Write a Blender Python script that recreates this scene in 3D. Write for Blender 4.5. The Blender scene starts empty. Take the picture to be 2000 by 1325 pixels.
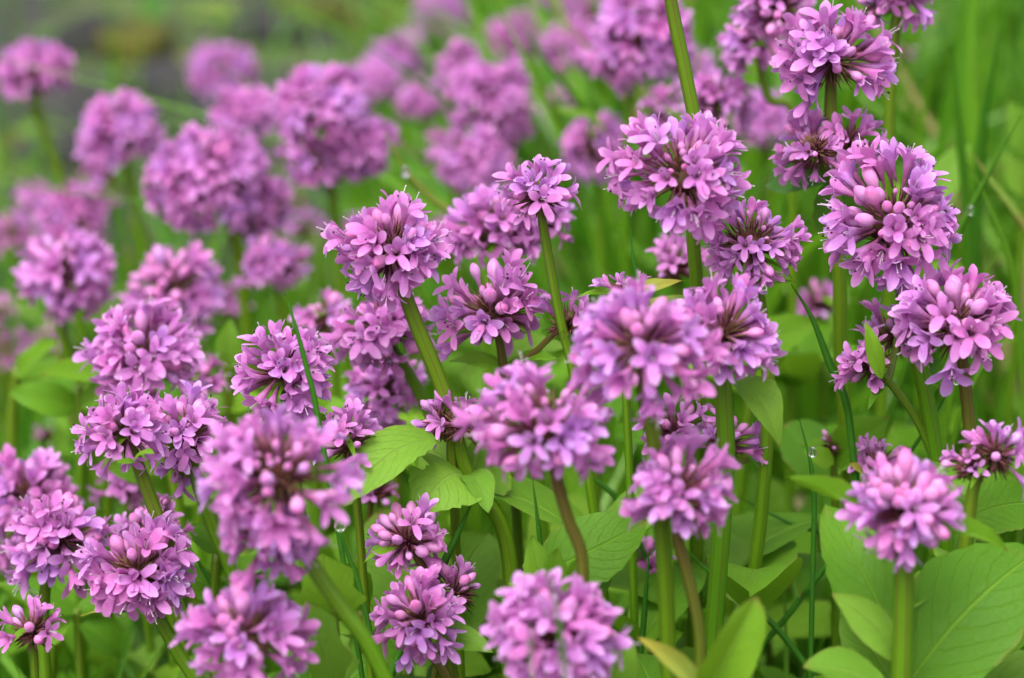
import bpy, math, random
import numpy as np
from mathutils import Vector, Matrix
random.seed(11); rng = np.random.default_rng(11)
S = bpy.context.scene
COL = S.collection
V = Vector

# ------------------------------------------------------------------ camera, world, sun, exposure
CAM_H = 0.39                      # metres above the ground
PITCH = math.radians(20)          # looking down
D0 = 0.55                         # focus distance
LENS = 94.0
FPX = LENS / 36.0 * 2000.0
cd = bpy.data.cameras.new('camera'); cam = bpy.data.objects.new('camera', cd); COL.objects.link(cam)
cam.location = (0, 0, CAM_H); cam.rotation_euler = (math.pi/2 - PITCH, 0, 0)
cd.sensor_width = 36; cd.lens = LENS; cd.clip_start = 0.02; cd.clip_end = 500
cd.dof.use_dof = True; cd.dof.focus_distance = D0 * 1.005; cd.dof.aperture_fstop = 11.0
S.camera = cam
w = bpy.data.worlds.new('World'); S.world = w; w.use_nodes = True
nt = w.node_tree; bg = nt.nodes['Background']
sky = nt.nodes.new('ShaderNodeTexSky'); sky.sky_type = 'NISHITA'; sky.sun_disc = False
SUN_EL, SUN_AZ = math.radians(62), math.radians(205)
sky.sun_elevation = SUN_EL; sky.sun_rotation = SUN_AZ
sky.air_density = 1.0; sky.dust_density = 6.0; sky.ozone_density = 1.0
hs = nt.nodes.new('ShaderNodeHueSaturation'); hs.inputs['Saturation'].default_value = 0.35   # cloud cover greys the sky
nt.links.new(sky.outputs[0], hs.inputs['Color']); nt.links.new(hs.outputs[0], bg.inputs[0])
bg.inputs[1].default_value = 0.15
sd = bpy.data.lights.new('sun', 'SUN'); sun = bpy.data.objects.new('sun', sd); COL.objects.link(sun)
sd.energy = 1.2; sd.angle = math.radians(45); sd.color = (1.0, 0.97, 0.93)
sdir = V((math.sin(SUN_AZ)*math.cos(SUN_EL), math.cos(SUN_AZ)*math.cos(SUN_EL), math.sin(SUN_EL)))
sun.rotation_euler = sdir.to_track_quat('Z', 'Y').to_euler()
S.view_settings.view_transform = 'Standard'; S.view_settings.look = 'None'
S.view_settings.gamma = 1.0; S.view_settings.use_curve_mapping = False
S.view_settings.exposure = 1.05
S.cycles.use_denoising = True
S.cycles.max_bounces = 10; S.cycles.transparent_max_bounces = 8

FWD = V((0, math.cos(PITCH), -math.sin(PITCH))); UP = V((0, math.sin(PITCH), math.cos(PITCH))); RT = V((1, 0, 0))
CAM = V((0, 0, CAM_H))
def ray(px, py): return FWD + RT*((px-1000)/FPX) + UP*((662.5-py)/FPX)
def at(px, py, k): return CAM + ray(px, py)*(k*D0)                   # photo pixel at a distance of k focus lengths
def on_plane(px, py, P, lean=0.0):                                   # on the upright plane through P (leaning back by lean)
    d = ray(px, py); n = V((0, 1, lean))
    return CAM + d*((P-CAM).dot(n)/d.dot(n))
def on_ground(px, py, z=0.0):
    d = ray(px, py); return CAM + d*((z-CAM_H)/d.z)

# ------------------------------------------------------------------ object helpers
def mesh_obj(name, me, parent=None):
    o = bpy.data.objects.new(name, me); COL.objects.link(o)
    if parent: o.parent = parent
    return o
def empty(name, loc=(0, 0, 0)):
    o = bpy.data.objects.new(name, None); COL.objects.link(o); o.location = loc; o.empty_display_size = .01
    return o
def tag(o, label=None, cat=None, group=None, kind=None):
    if label: o['label'] = label
    if cat: o['category'] = cat
    if group: o['group'] = group
    if kind: o['kind'] = kind
    return o
def make_mesh(name, vs, fs, mats, mi=None, uvs=None, smooth=True):
    me = bpy.data.meshes.new(name)
    me.from_pydata([tuple(v) for v in vs], [], fs)
    for m in mats: me.materials.append(m)
    if mi is not None: me.polygons.foreach_set('material_index', mi)
    if uvs is not None:
        ul = me.uv_layers.new(name='uv')
        li = np.empty(len(me.loops), dtype=np.int32); me.loops.foreach_get('vertex_index', li)
        ul.data.foreach_set('uv', np.asarray(uvs, dtype=np.float32)[li].ravel())
    if smooth: me.polygons.foreach_set('use_smooth', [True]*len(me.polygons))
    me.update(); return me

# ------------------------------------------------------------------ materials
class NT:
    def __init__(s, name):
        s.m = bpy.data.materials.new(name); s.m.use_nodes = True; s.t = s.m.node_tree
        s.p = s.t.nodes['Principled BSDF']; s.out = s.t.nodes['Material Output']
    def n(s, typ, **kw):
        x = s.t.nodes.new(typ)
        for k, v in kw.items(): setattr(x, k, v)
        return x
    def l(s, a, b): s.t.links.new(a, b)
    def math(s, op, a, b=None, c=None):
        x = s.n('ShaderNodeMath', operation=op)
        for i, v in enumerate((a, b, c)):
            if v is None: continue
            if isinstance(v, (int, float)): x.inputs[i].default_value = v
            else: s.l(v, x.inputs[i])
        return x.outputs[0]
    def mix(s, f, a, b, blend='MIX'):
        x = s.n('ShaderNodeMix', data_type='RGBA', blend_type=blend)
        for sock, v in ((x.inputs[0], f), (x.inputs[6], a), (x.inputs[7], b)):
            if isinstance(v, (int, float)): sock.default_value = v
            elif isinstance(v, tuple): sock.default_value = (*v, 1)
            else: s.l(v, sock)
        return x.outputs[2]
    def ramp(s, f, stops):
        x = s.n('ShaderNodeValToRGB'); e = x.color_ramp.elements
        while len(e) < len(stops): e.new(.5)
        for i, (p, c) in enumerate(stops): e[i].position = p; e[i].color = (*c, 1)
        s.l(f, x.inputs[0]); return x.outputs[0]
    def noise(s, scale, detail=3, coord=None, dist=0.0):
        x = s.n('ShaderNodeTexNoise'); x.inputs['Scale'].default_value = scale; x.inputs['Detail'].default_value = detail
        x.inputs['Distortion'].default_value = dist
        if coord is None: coord = s.n('ShaderNodeNewGeometry').outputs['Position']
        s.l(coord, x.inputs['Vector']); return x.outputs[0]
    def bump(s, h, strength, dist):
        x = s.n('ShaderNodeBump'); x.inputs['Strength'].default_value = strength; x.inputs['Distance'].default_value = dist
        s.l(h, x.inputs['Height']); s.l(x.outputs[0], s.p.inputs['Normal']); return x.outputs[0]
    def translucent(s, col, fac, normal=None):
        tr = s.n('ShaderNodeBsdfTranslucent'); mx = s.n('ShaderNodeMixShader'); mx.inputs[0].default_value = fac
        if isinstance(col, tuple): tr.inputs[0].default_value = (*col, 1)
        else: s.l(col, tr.inputs[0])
        if normal: s.l(normal, tr.inputs['Normal'])
        s.l(s.p.outputs[0], mx.inputs[1]); s.l(tr.outputs[0], mx.inputs[2]); s.l(mx.outputs[0], s.out.inputs[0])

def petal_mat(name, stops, fac, bud=False):
    k = NT(name)
    uv = k.n('ShaderNodeUVMap'); sep = k.n('ShaderNodeSeparateXYZ'); k.l(uv.outputs[0], sep.inputs[0])
    u, v = sep.outputs[0], sep.outputs[1]
    base = k.ramp(v, stops)
    oi = k.n('ShaderNodeObjectInfo').outputs['Random']; gi = k.n('ShaderNodeNewGeometry').outputs['Random Per Island']
    r = k.math('FRACT', k.math('ADD', k.math('MULTIPLY', oi, 7.31), k.math('MULTIPLY', gi, .5)))
    var = k.ramp(r, [(0, (1.0, .74, .86)), (.3, (1, .95, .96)), (.6, (1, 1, 1.02)), (.82, (.98, 1.12, 1.1)), (1, (.88, 1.12, 1.16))])
    c = k.mix(1.0, base, var, 'MULTIPLY')
    n = k.noise(900, 3)
    c = k.mix(k.math('MULTIPLY', k.math('SUBTRACT', n, .35), .8), c, (.70, .36, .66))
    # faint lengthwise nerves
    w_ = k.math('ABSOLUTE', k.math('SINE', k.math('MULTIPLY', u, 15.7)))
    c = k.mix(k.math('MULTIPLY', k.math('POWER', w_, 6.0), .16), c, (.42, .07, .36))
    k.l(c, k.p.inputs['Base Color'])
    k.p.inputs['Roughness'].default_value = .5; k.p.inputs['Specular IOR Level'].default_value = .35
    k.p.inputs['Sheen Weight'].default_value = .12; k.p.inputs['Sheen Roughness'].default_value = .5
    nb = k.bump(k.math('ADD', n, k.math('MULTIPLY', w_, .5)), .35, .0003)
    k.translucent(c, fac)
    return k.m
PINK = [(0, (.20, .025, .09)), (.22, (.34, .07, .22)), (.42, (.51, .19, .47)), (.55, (.57, .175, .54)), (.8, (.61, .205, .585)), (1, (.73, .38, .73))]
BUDC = [(0, (.20, .025, .08)), (.28, (.38, .08, .24)), (.55, (.66, .29, .57)), (.85, (.70, .29, .60)), (1, (.64, .15, .46))]
M_PETAL = petal_mat('petal', PINK, .38)
M_BUD = petal_mat('bud_skin', BUDC, .22, True)
def simple(name, col, rough=.6, spec=.4, tr=0, colvar=None, vscale=300):
    k = NT(name)
    if colvar:
        c = k.mix(k.ramp(k.noise(vscale, 4), [(.3, (0, 0, 0)), (.7, (1, 1, 1))]), col, colvar)
        k.l(c, k.p.inputs['Base Color'])
    else:
        c = col; k.p.inputs['Base Color'].default_value = (*col, 1)
    k.p.inputs['Roughness'].default_value = rough; k.p.inputs['Specular IOR Level'].default_value = spec
    if tr: k.translucent(c, tr)
    return k.m
M_FIL = simple('filament', (.78, .66, .76), .5, .4, .3)
M_ANTH = simple('anther', (.035, .012, .03), .7)
M_CORE = simple('receptacle', (.085, .014, .018), .7, .2, .1, (.055, .045, .014), 420)
M_BRISTLE = simple('bracteole', (.17, .03, .065), .6, .3, .2, (.14, .09, .03), 200)

def stem_mat(name, green, brown, amount):
    k = NT(name)
    uv = k.n('ShaderNodeUVMap'); sep = k.n('ShaderNodeSeparateXYZ'); k.l(uv.outputs[0], sep.inputs[0])
    u, v = sep.outputs[0], sep.outputs[1]      # u: 0..1 round the stem, v: metres down from the head
    ridge = k.math('ABSOLUTE', k.math('SINE', k.math('MULTIPLY', u, math.pi*6)))
    line = k.math('POWER', ridge, 14.0)
    oi = k.n('ShaderNodeObjectInfo').outputs['Random']
    n = k.noise(120, 4)
    top = k.math('MAXIMUM', k.math('SUBTRACT', 1.0, k.math('MULTIPLY', v, 22.0)), 0.0)   # redder just below the head
    f = k.math('ADD', k.math('MULTIPLY', line, .5), k.math('MULTIPLY', k.math('ADD', top, k.math('SUBTRACT', n, .5)), amount))
    g = k.mix(oi, green, tuple(x*y for x, y in zip(green, (.72, 1.05, .8))))
    c = k.mix(k.math('MINIMUM', k.math('MAXIMUM', f, 0.0), .95), g, brown)
    k.l(c, k.p.inputs['Base Color']); k.p.inputs['Roughness'].default_value = .42; k.p.inputs['Specular IOR Level'].default_value = .4
    k.bump(k.math('ADD', ridge, k.math('MULTIPLY', k.noise(2500, 2), .4)), .5, .0002)
    k.translucent(c, .22); return k.m
M_STEM = stem_mat('stem_skin', (.135, .27, .006), (.13, .06, .02), .26)
M_STEM_RED = stem_mat('stem_skin_red', (.15, .19, .012), (.13, .045, .025), .62)

def leaf_mat(name, dark, light, vein, fac=.36, nlat=7.0, yellow=0.0):
    k = NT(name)
    uv = k.n('ShaderNodeUVMap'); sep = k.n('ShaderNodeSeparateXYZ'); k.l(uv.outputs[0], sep.inputs[0])
    u, v = sep.outputs[0], sep.outputs[1]
    a = k.math('ABSOLUTE', k.math('SUBTRACT', u, .5))
    wob = k.math('MULTIPLY', k.math('SUBTRACT', k.noise(14, 2, uv.outputs[0]), .5), .35)
    ph = k.math('ADD', k.math('SUBTRACT', k.math('MULTIPLY', v, nlat), k.math('MULTIPLY', k.math('POWER', a, 1.25), 7.0)), wob)
    fr = k.math('ABSOLUTE', k.math('SUBTRACT', k.math('FRACT', ph), .5))
    lat = k.math('MAXIMUM', k.math('SUBTRACT', 1.0, k.math('MULTIPLY', fr, 22.0)), 0.0)
    mid = k.math('MAXIMUM', k.math('SUBTRACT', 1.0, k.math('MULTIPLY', a, 38.0)), 0.0)
    vor = k.n('ShaderNodeTexVoronoi', feature='DISTANCE_TO_EDGE'); vor.inputs['Scale'].default_value = 16.0
    k.l(uv.outputs[0], vor.inputs['Vector'])
    net = k.math('MAXIMUM', k.math('SUBTRACT', 1.0, k.math('MULTIPLY', vor.outputs[0], 18.0)), 0.0)
    vv = k.math('MAXIMUM', k.math('MAXIMUM', mid, k.math('MULTIPLY', lat, .65)), k.math('MULTIPLY', net, .10))
    n = k.noise(60, 4); oi = k.n('ShaderNodeObjectInfo').outputs['Random']
    f = k.math('ADD', k.math('MULTIPLY', k.math('SUBTRACT', n, .3), 1.1), k.math('MULTIPLY', k.math('SUBTRACT', oi, .5), .9))
    c = k.mix(k.math('MINIMUM', k.math('MAXIMUM', f, 0.0), 1.0), dark, light)
    c = k.mix(k.math('MULTIPLY', vv, .75), c, vein)
    # worn, browned margins and tip
    edge = k.math('POWER', k.math('MULTIPLY', a, 2.0), 30.0)
    br = k.math('MULTIPLY', k.math('ADD', k.math('MULTIPLY', edge, .5), k.math('POWER', v, 26.0)), k.math('GREATER_THAN', k.noise(90, 2), .5))
    c = k.mix(k.math('MINIMUM', br, .8), c, (.25, .16, .05))
    if yellow: c = k.mix(k.math('MULTIPLY', k.math('POWER', v, 1.6), yellow), c, (.50, .40, .06))
    k.l(c, k.p.inputs['Base Color']); k.p.inputs['Roughness'].default_value = .52; k.p.inputs['Specular IOR Level'].default_value = .22
    k.bump(k.math('ADD', k.math('MULTIPLY', vv, -1.0), k.math('MULTIPLY', k.noise(700, 3), .35)), .6, .0007)
    k.translucent(k.mix(.5, c, (.24, .44, .015)), fac); return k.m
M_LEAF = leaf_mat('leaf', (.072, .205, .007), (.135, .31, .012), (.21, .40, .04))
M_LEAF_PALE = leaf_mat('leaf_pale', (.13, .29, .022), (.20, .38, .036), (.29, .46, .08))
M_LEAF_YOUNG = leaf_mat('leaf_young', (.13, .30, .012), (.20, .38, .018), (.28, .45, .06))
M_LEAF_YELLOW = leaf_mat('leaf_yellowing', (.20, .33, .05), (.29, .38, .06), (.36, .42, .12), yellow=.9)
M_LEAF_DEEP = leaf_mat('leaf_deep', (.05, .16, .025), (.09, .23, .035), (.15, .3, .07))
def grass_mat(name, a, b):
    k = NT(name)
    oi = k.n('ShaderNodeObjectInfo').outputs['Random']; gi = k.n('ShaderNodeNewGeometry').outputs['Random Per Island']
    r = k.math('FRACT', k.math('ADD', oi, gi)); c = k.mix(r, a, b)
    c = k.mix(k.math('GREATER_THAN', r, .955), c, (.36, .29, .12))      # the odd dry blade
    k.l(c, k.p.inputs['Base Color']); k.p.inputs['Roughness'].default_value = .4
    k.translucent(c, .35); return k.m
M_GRASS = grass_mat('grass_leaf', (.045, .18, .006), (.14, .32, .012))
M_BLADE = simple('grass_blade_skin', (.035, .16, .012), .4, .4, .25, (.06, .22, .015), 80)

# ------------------------------------------------------------------ florets and buds (shared meshes, millimetres -> metres)
def floret_mesh(seed, lo=False, openness=1.0):
    r = random.Random(seed); mm = .001
    cols = 2 if lo else 4; rows = 4 if lo else 7
    ring = 5*cols; vs, uvs, fs, mi = [], [], [], []
    L = r.uniform(4.7, 5.6); rt = r.uniform(.85, 1.05)
    prof = [(0, .22), (.3, .33), (.6, .52), (.82, .78), (1, rt)]
    if lo: prof = [(0, .25), (.6, .5), (1, rt)]
    bend = r.uniform(-.35, .1)
    start = -90 - 36
    for q, (t, rad) in enumerate(prof):
        for i in range(ring):
            a = math.radians(start + 72.0*i/cols)
            vs.append((rad*math.cos(a), rad*math.sin(a) + bend*t*t, L*t)); uvs.append((i/ring*2, .42*t))
    for q in range(len(prof)-1):
        for i in range(ring):
            j = (i+1) % ring
            fs.append((q*ring+i, q*ring+j, (q+1)*ring+j, (q+1)*ring+i)); mi.append(0)
    top = (len(prof)-1)*ring
    for lobe in range(5):
        low = lobe in (0, 1, 4)
        length = (4.7 if lobe == 0 else 4.1 if low else 3.6)*r.uniform(.85, 1.12)
        wid = r.uniform(1.75, 2.35)*(1.0 if low else .95)
        spread = math.radians((r.uniform(46, 90) if low else r.uniform(18, 58))*openness)
        rec = math.radians(r.uniform(-12, 30)*openness); cup = r.uniform(-.05, .38); twist = r.uniform(-.3, .3)
        ac = math.radians(start + 72.0*lobe + 36); er = V((math.cos(ac), math.sin(ac), 0)); et = V((-math.sin(ac), math.cos(ac), 0)); ez = V((0, 0, 1))
        pos = er*rt*.95 + V((0, bend, L)); prev = [top + (lobe*cols+i) % ring for i in range(cols+1)]
        for k in range(1, rows+1):
            t = k/rows; ang = spread*min(1, t*2.6)*(.75+.25*min(1, t*2.6)) + rec*max(0, t-.4)/.6
            d = er*math.sin(ang) + ez*math.cos(ang); nrm = er*(-math.cos(ang)) + ez*math.sin(ang)
            pos = pos + d*(length/rows)
            base_w = 2*rt*math.sin(math.radians(36))
            if t < .6: wd = base_w + (wid-base_w)*math.sin(t/.6*math.pi/2)
            else: wd = wid*math.sqrt(max(.12, 1-((t-.6)/.4)**2.6))
            row = []
            for i in range(cols+1):
                x = (i/cols-.5)*2
                side = et*math.cos(twist*t) + nrm*math.sin(twist*t)
                back = d*(-.20*x*x*wd*(t**3))
                p = pos + side*(x*wd/2) + nrm*(cup*x*x*wd*.5 + .03*math.sin(9*t+lobe)) + back
                vs.append(tuple(p)); uvs.append((i/cols, .45+.55*t)); row.append(len(vs)-1)
            for i in range(cols): fs.append((prev[i], prev[i+1], row[i+1], row[i])); mi.append(0)
            prev = row
    if not lo:                                  # three stamens with dark anthers and a pale style
        n_st = r.choice((0, 0, 1, 2))
        for s_ in range(n_st + 1):
            style = s_ == n_st
            if style and r.random() < .62: continue
            a = r.uniform(0, 6.28); ln = r.uniform(2.0, 3.6) if not style else r.uniform(3, 4.4)
            tip = V((math.cos(a)*r.uniform(.3, 1.2), math.sin(a)*.8 + .5, L + ln)); b = V((0, bend, L-1)); midp = (b+tip)/2 + V((0, .25, 0))
            base = len(vs)
            for q, p in enumerate((b, midp, tip)):
                rr = .085 if q < 2 else .07
                if style: rr *= 1.1
                for i in range(3):
                    t_ = 2.094*i; vs.append((p.x+rr*math.cos(t_), p.y+rr*math.sin(t_), p.z)); uvs.append((.5, .5))
            for q in range(2):
                for i in range(3): fs.append((base+q*3+i, base+q*3+(i+1) % 3, base+q*3+3+(i+1) % 3, base+q*3+3+i)); mi.append(1)
            if style or r.random() < .6:
                c = len(vs); h = .26 if not style else .16; ee = (1.0, 1.0, 1.55)
                for dx, dy, dz in ((1,0,0),(0,1,0),(-1,0,0),(0,-1,0),(0,0,1),(0,0,-1)):
                    vs.append((tip.x+dx*h*ee[0], tip.y+dy*h*ee[1], tip.z+dz*h*ee[2])); uvs.append((.5, .5))
                for i in range(4):
                    j = (i+1) % 4
                    fs.append((c+i, c+j, c+4)); mi.append(1 if style else 2)
                    fs.append((c+j, c+i, c+5)); mi.append(1 if style else 2)
    vs = [(x*mm, y*mm, z*mm) for x, y, z in vs]
    return make_mesh('floret', vs, fs, [M_PETAL, M_FIL, M_ANTH], mi, uvs)
def bud_mesh(seed, lo=False):
    r = random.Random(seed); mm = .001; n = 6 if lo else 10
    stalk = r.uniform(3.0, 4.6); bl = r.uniform(3.4, 4.4); br = r.uniform(1.25, 1.6); bend = r.uniform(-.4, .4)
    prof = [(0, .2), (stalk*.6, .34), (stalk, .62), (stalk+bl*.22, br*.85), (stalk+bl*.48, br), (stalk+bl*.72, br*.88), (stalk+bl*.9, br*.55), (stalk+bl, br*.16)]
    if lo: prof = prof[::2] + [prof[-1]]
    H = stalk+bl; vs, uvs, fs = [], [], []
    for z, rad in prof:
        t = z/H
        for i in range(n):
            a = 2*math.pi*i/n; q = 1 - (.10*abs(math.sin(2.5*a+.4)) if t > .55 else 0)
            vs.append((rad*q*math.cos(a)*mm, (rad*q*math.sin(a)+bend*t*t)*mm, z*mm)); uvs.append((i/n, t))
    for k in range(len(prof)-1):
        for i in range(n): fs.append((k*n+i, k*n+(i+1) % n, (k+1)*n+(i+1) % n, (k+1)*n+i))
    fs.append(tuple(range((len(prof)-1)*n, len(prof)*n)))
    return make_mesh('bud', vs, fs, [M_BUD], None, uvs)
FLORETS = [floret_mesh(100+i, False, o) for i, o in enumerate([1, .85, 1.05, .9, 1, 1.12, .7, .55, .8, 1, .4, 1.05])]
FLORETS_LO = [floret_mesh(200+i, True, o) for i, o in enumerate([1, 1.05, .9, .7])]
BUDS = [bud_mesh(300+i) for i in range(6)]; BUDS_LO = [bud_mesh(320+i, True) for i in range(3)]
def mesh_arrays(me):
    v = np.empty(len(me.vertices)*3); me.vertices.foreach_get('co', v)
    uvd = np.empty(len(me.loops)*2); me.uv_layers[0].data.foreach_get('uv', uvd)
    li = np.empty(len(me.loops), dtype=np.int64); me.loops.foreach_get('vertex_index', li)
    ls = np.empty(len(me.polygons), dtype=np.int64); me.polygons.foreach_get('loop_total', ls)
    return v.reshape(-1, 3), li, ls, uvd.reshape(-1, 2)
ARR_F = [mesh_arrays(m) for m in FLORETS_LO]; ARR_B = [mesh_arrays(m) for m in BUDS_LO]
def joined(name, items, mats, kindmat):
    """items: (arrays, 4x4 matrix, material index) -> one mesh"""
    vs, li, ls, uv, mi, off = [], [], [], [], [], 0
    for (v, l, s_, u), M, m in items:
        A = np.array(M); vs.append(v @ A[:3, :3].T + A[:3, 3]); li.append(l+off); ls.append(s_); uv.append(u); mi.append(np.full(len(s_), m)); off += len(v)
    vs = np.concatenate(vs); li = np.concatenate(li); ls = np.concatenate(ls); uv = np.concatenate(uv); mi = np.concatenate(mi)
    me = bpy.data.meshes.new(name); me.vertices.add(len(vs)); me.vertices.foreach_set('co', vs.ravel())
    me.loops.add(len(li)); me.loops.foreach_set('vertex_index', li)
    me.polygons.add(len(ls)); st = np.concatenate(([0], np.cumsum(ls)[:-1])); me.polygons.foreach_set('loop_start', st); me.polygons.foreach_set('loop_total', ls)
    me.polygons.foreach_set('material_index', mi.astype(np.int32)); me.polygons.foreach_set('use_smooth', np.ones(len(ls), dtype=bool))
    for m in mats: me.materials.append(m)
    me.update(calc_edges=True); ul = me.uv_layers.new(name='uv'); ul.data.foreach_set('uv', uv.astype(np.float32).ravel())
    me.validate(); return me

# ------------------------------------------------------------------ flower head
def frame(d, ref):                                     # matrix whose Z is d and whose -Y points along -ref
    z = d.normalized(); y = ref - z*ref.dot(z)
    if y.length < 1e-4: y = z.orthogonal()
    y.normalize(); x = y.cross(z)
    return Matrix((x, y, z)).transposed()
def core_mesh(R, axis, elong, seed, reach, nb):
    r = random.Random(seed); vs, fs, mi = [], [], []; n, m = 10, 7
    Q = frame(axis, V((.3, .2, 1)))
    for k in range(m):
        th = math.pi*(k+.3)/(m-.4)
        for i in range(n):
            a = 2*math.pi*i/n; rad = R*r.uniform(.68, 1.2)
            vs.append(Q @ V((rad*math.sin(th)*math.cos(a), rad*math.sin(th)*math.sin(a), rad*elong*math.cos(th))))
    for k in range(m-1):
        for i in range(n): fs.append((k*n+i, k*n+(i+1) % n, (k+1)*n+(i+1) % n, (k+1)*n+i)); mi.append(0)
    fs.append(tuple(range(n))[::-1]); fs.append(tuple(range((m-1)*n, m*n))); mi += [0, 0]
    for b in range(nb):                                # dark narrow bracteoles between the florets
        ct = r.uniform(-.75, .97); th = math.acos(ct); a = r.uniform(0, 6.283)
        d = Q @ V((math.sin(th)*math.cos(a), math.sin(th)*math.sin(a), math.cos(th)*elong)); d2 = (d.normalized() + V((r.uniform(-.3, .3), r.uniform(-.3, .3), r.uniform(-.2, .4)))).normalized()
        p = d*R*.8; t = p + d2*reach*r.uniform(.45, .75); wv = d2.orthogonal().normalized()*.00022; w2 = d2.cross(wv)
        mid = (p+t)/2; c = len(vs)
        vs += [p+wv, p-wv, p+w2, mid+wv*1.3, mid-wv*1.3, mid+w2*1.3, t]
        fs += [(c, c+1, c+4, c+3), (c+1, c+2, c+5, c+4), (c+2, c, c+3, c+5), (c+3, c+4, c+6), (c+4, c+5, c+6), (c+5, c+3, c+6)]; mi += [1]*6
    return make_mesh('flower_head', vs, fs, [M_CORE, M_BRISTLE], mi)
NH = [0]
def build_head(plant, c, axis, R, k, buds=30, hollow=0.25, dens=1.0, elong=1.0, thmax=124, budp=.25, hang=42, flat=False, size=1.0):
    """c: centre in world, axis: unit, R: outer radius (m). plant is an Empty without rotation at plant.location"""
    NH[0] += 1; seed = NH[0]*17; r = random.Random(seed)
    s = min(1.3, max(.80, 1.07*(R/.0118)**.5))*size; reach = 8.6e-3*s
    small = R < .0078; far = k > 1.42
    if k > 1.3 and not small: s *= .84; reach *= .84; dens *= 1.4
    if small: thmax = min(thmax, 92); c = c - axis*R*.5; elong = 1.0; reach = min(reach, R*1.35); s = reach/8.6e-3
    core = max(.0010, R-reach)
    hd = mesh_obj('flower_head', core_mesh(core*.84+.0003, axis, elong, seed, reach, 26 if far else 130), plant)
    hd.location = c - plant.location
    N = max(6, int(dens*(70*(R/.0118)**1.5/(s**1.1) if not small else 15*(R/.0055))))
    lump = [V((r.gauss(0, 1), r.gauss(0, 1), r.gauss(0, 1))).normalized() for _ in range(4)]; gap = V((r.gauss(0, 1), r.gauss(0, 1), r.gauss(0, 1))).normalized()
    Q = frame(axis, V((.2, .3, 1))); items = []
    c0 = math.cos(math.radians(thmax)); ph0 = r.uniform(0, 6.28)
    for i in range(N):
        ct = 1 - (i+.5)/N*(1-c0); th = math.acos(ct) + r.gauss(0, .07); ph = ph0 + i*2.39996 + r.gauss(0, .12)
        deg = math.degrees(th)
        tiny = deg < hang and r.random() < hollow      # young closed buds in the hollow middle
        if tiny and r.random() < .35: continue
        d = Q @ V((math.sin(th)*math.cos(ph), math.sin(th)*math.sin(ph), math.cos(th)))
        o = Q @ V((math.sin(th)*math.cos(ph), math.sin(th)*math.sin(ph), math.cos(th)*elong))
        if max(d.dot(gap), d.dot(lump[0].cross(gap))) > .85 and r.random() < .75: continue
        bulge = sum(max(0, d.dot(q)-.55) for q in lump)*.0042*s + r.gauss(0, .0008)
        isbud = tiny or deg < buds + r.gauss(0, 8) or r.random() < budp
        out = (d + axis*r.uniform(0, .28)*(1 if deg < 95 else -.2) + V((r.gauss(0, .24), r.gauss(0, .24), r.gauss(0, .24)))).normalized()
        F = frame(out, axis) if not isbud else frame(out, V((r.random(), r.random(), r.random())))
        F = F @ Matrix.Rotation(r.gauss(0, .6), 3, 'Z')
        sc = s*r.uniform(.86, 1.1)
        if isbud:
            sc = s*(min(1.08, .5 + .62*deg/max(buds, 20))*r.uniform(.8, 1.1) if deg < buds+12 else r.uniform(.65, 1.05))
            if tiny: sc = s*r.uniform(.3, .62)
            p = o*core*.9 + d*bulge*.5
        else: p = o*core*r.uniform(.8, 1.08) + d*bulge
        M = Matrix.Translation(p) @ F.to_4x4() @ Matrix.Scale(sc, 4)
        if far:
            items.append((r.choice(ARR_B), M, 1) if isbud else (r.choice(ARR_F), M, 0))
        else:
            lo = k > 1.2
            me = r.choice((BUDS_LO if lo else BUDS) if isbud else (FLORETS_LO if lo else FLORETS))
            f = mesh_obj('bud' if isbud else 'floret', me, hd); f.matrix_basis = M
    if far:
        o = mesh_obj('blossom', joined('blossom', items, [M_PETAL, M_BUD], None), hd); o['kind'] = 'stuff'
    return hd, core, reach

# ------------------------------------------------------------------ stems and leaves
def spline(P, n):
    P = [V(p) for p in P]; Q = [P[0]*2-P[1]] + P + [P[-1]*2-P[-2]]; out = []
    for i in range(1, len(Q)-2):
        for j in range(n):
            t = j/n; a, b, c, d = Q[i-1], Q[i], Q[i+1], Q[i+2]
            out.append(.5*((2*b)+(c-a)*t+(2*a-5*b+4*c-d)*t*t+(3*b-a-3*c+d)*t*t*t))
    out.append(P[-1]); return out
def tube_mesh(name, pts, radii, mat, sides=12, ridged=True, tip=False):
    vs, uvs, fs = [], [], []; dist = 0; ref = V((1, 0.2, 0.1)); n = len(pts)
    for i, p in enumerate(pts):
        t = (pts[min(i+1, n-1)] - pts[max(i-1, 0)]).normalized()
        x = (ref - t*ref.dot(t)).normalized(); y = t.cross(x); ref = x
        if i: dist += (p-pts[i-1]).length
        for j in range(sides+1):
            a = 2*math.pi*j/sides; q = radii[i]*(1+(.07 if (j % 2 == 0) else -.05 if ridged else 0)*(1 if ridged else 0))
            vs.append(p + x*(q*math.cos(a)) + y*(q*math.sin(a))); uvs.append((j/sides, dist))
    s1 = sides+1
    for i in range(n-1):
        for j in range(sides): fs.append((i*s1+j, i*s1+j+1, (i+1)*s1+j+1, (i+1)*s1+j))
    fs.append(tuple(range(sides))[::-1]); fs.append(tuple(range((n-1)*s1, (n-1)*s1+sides)))
    return make_mesh(name, vs, fs, [mat], None, uvs)
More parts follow.
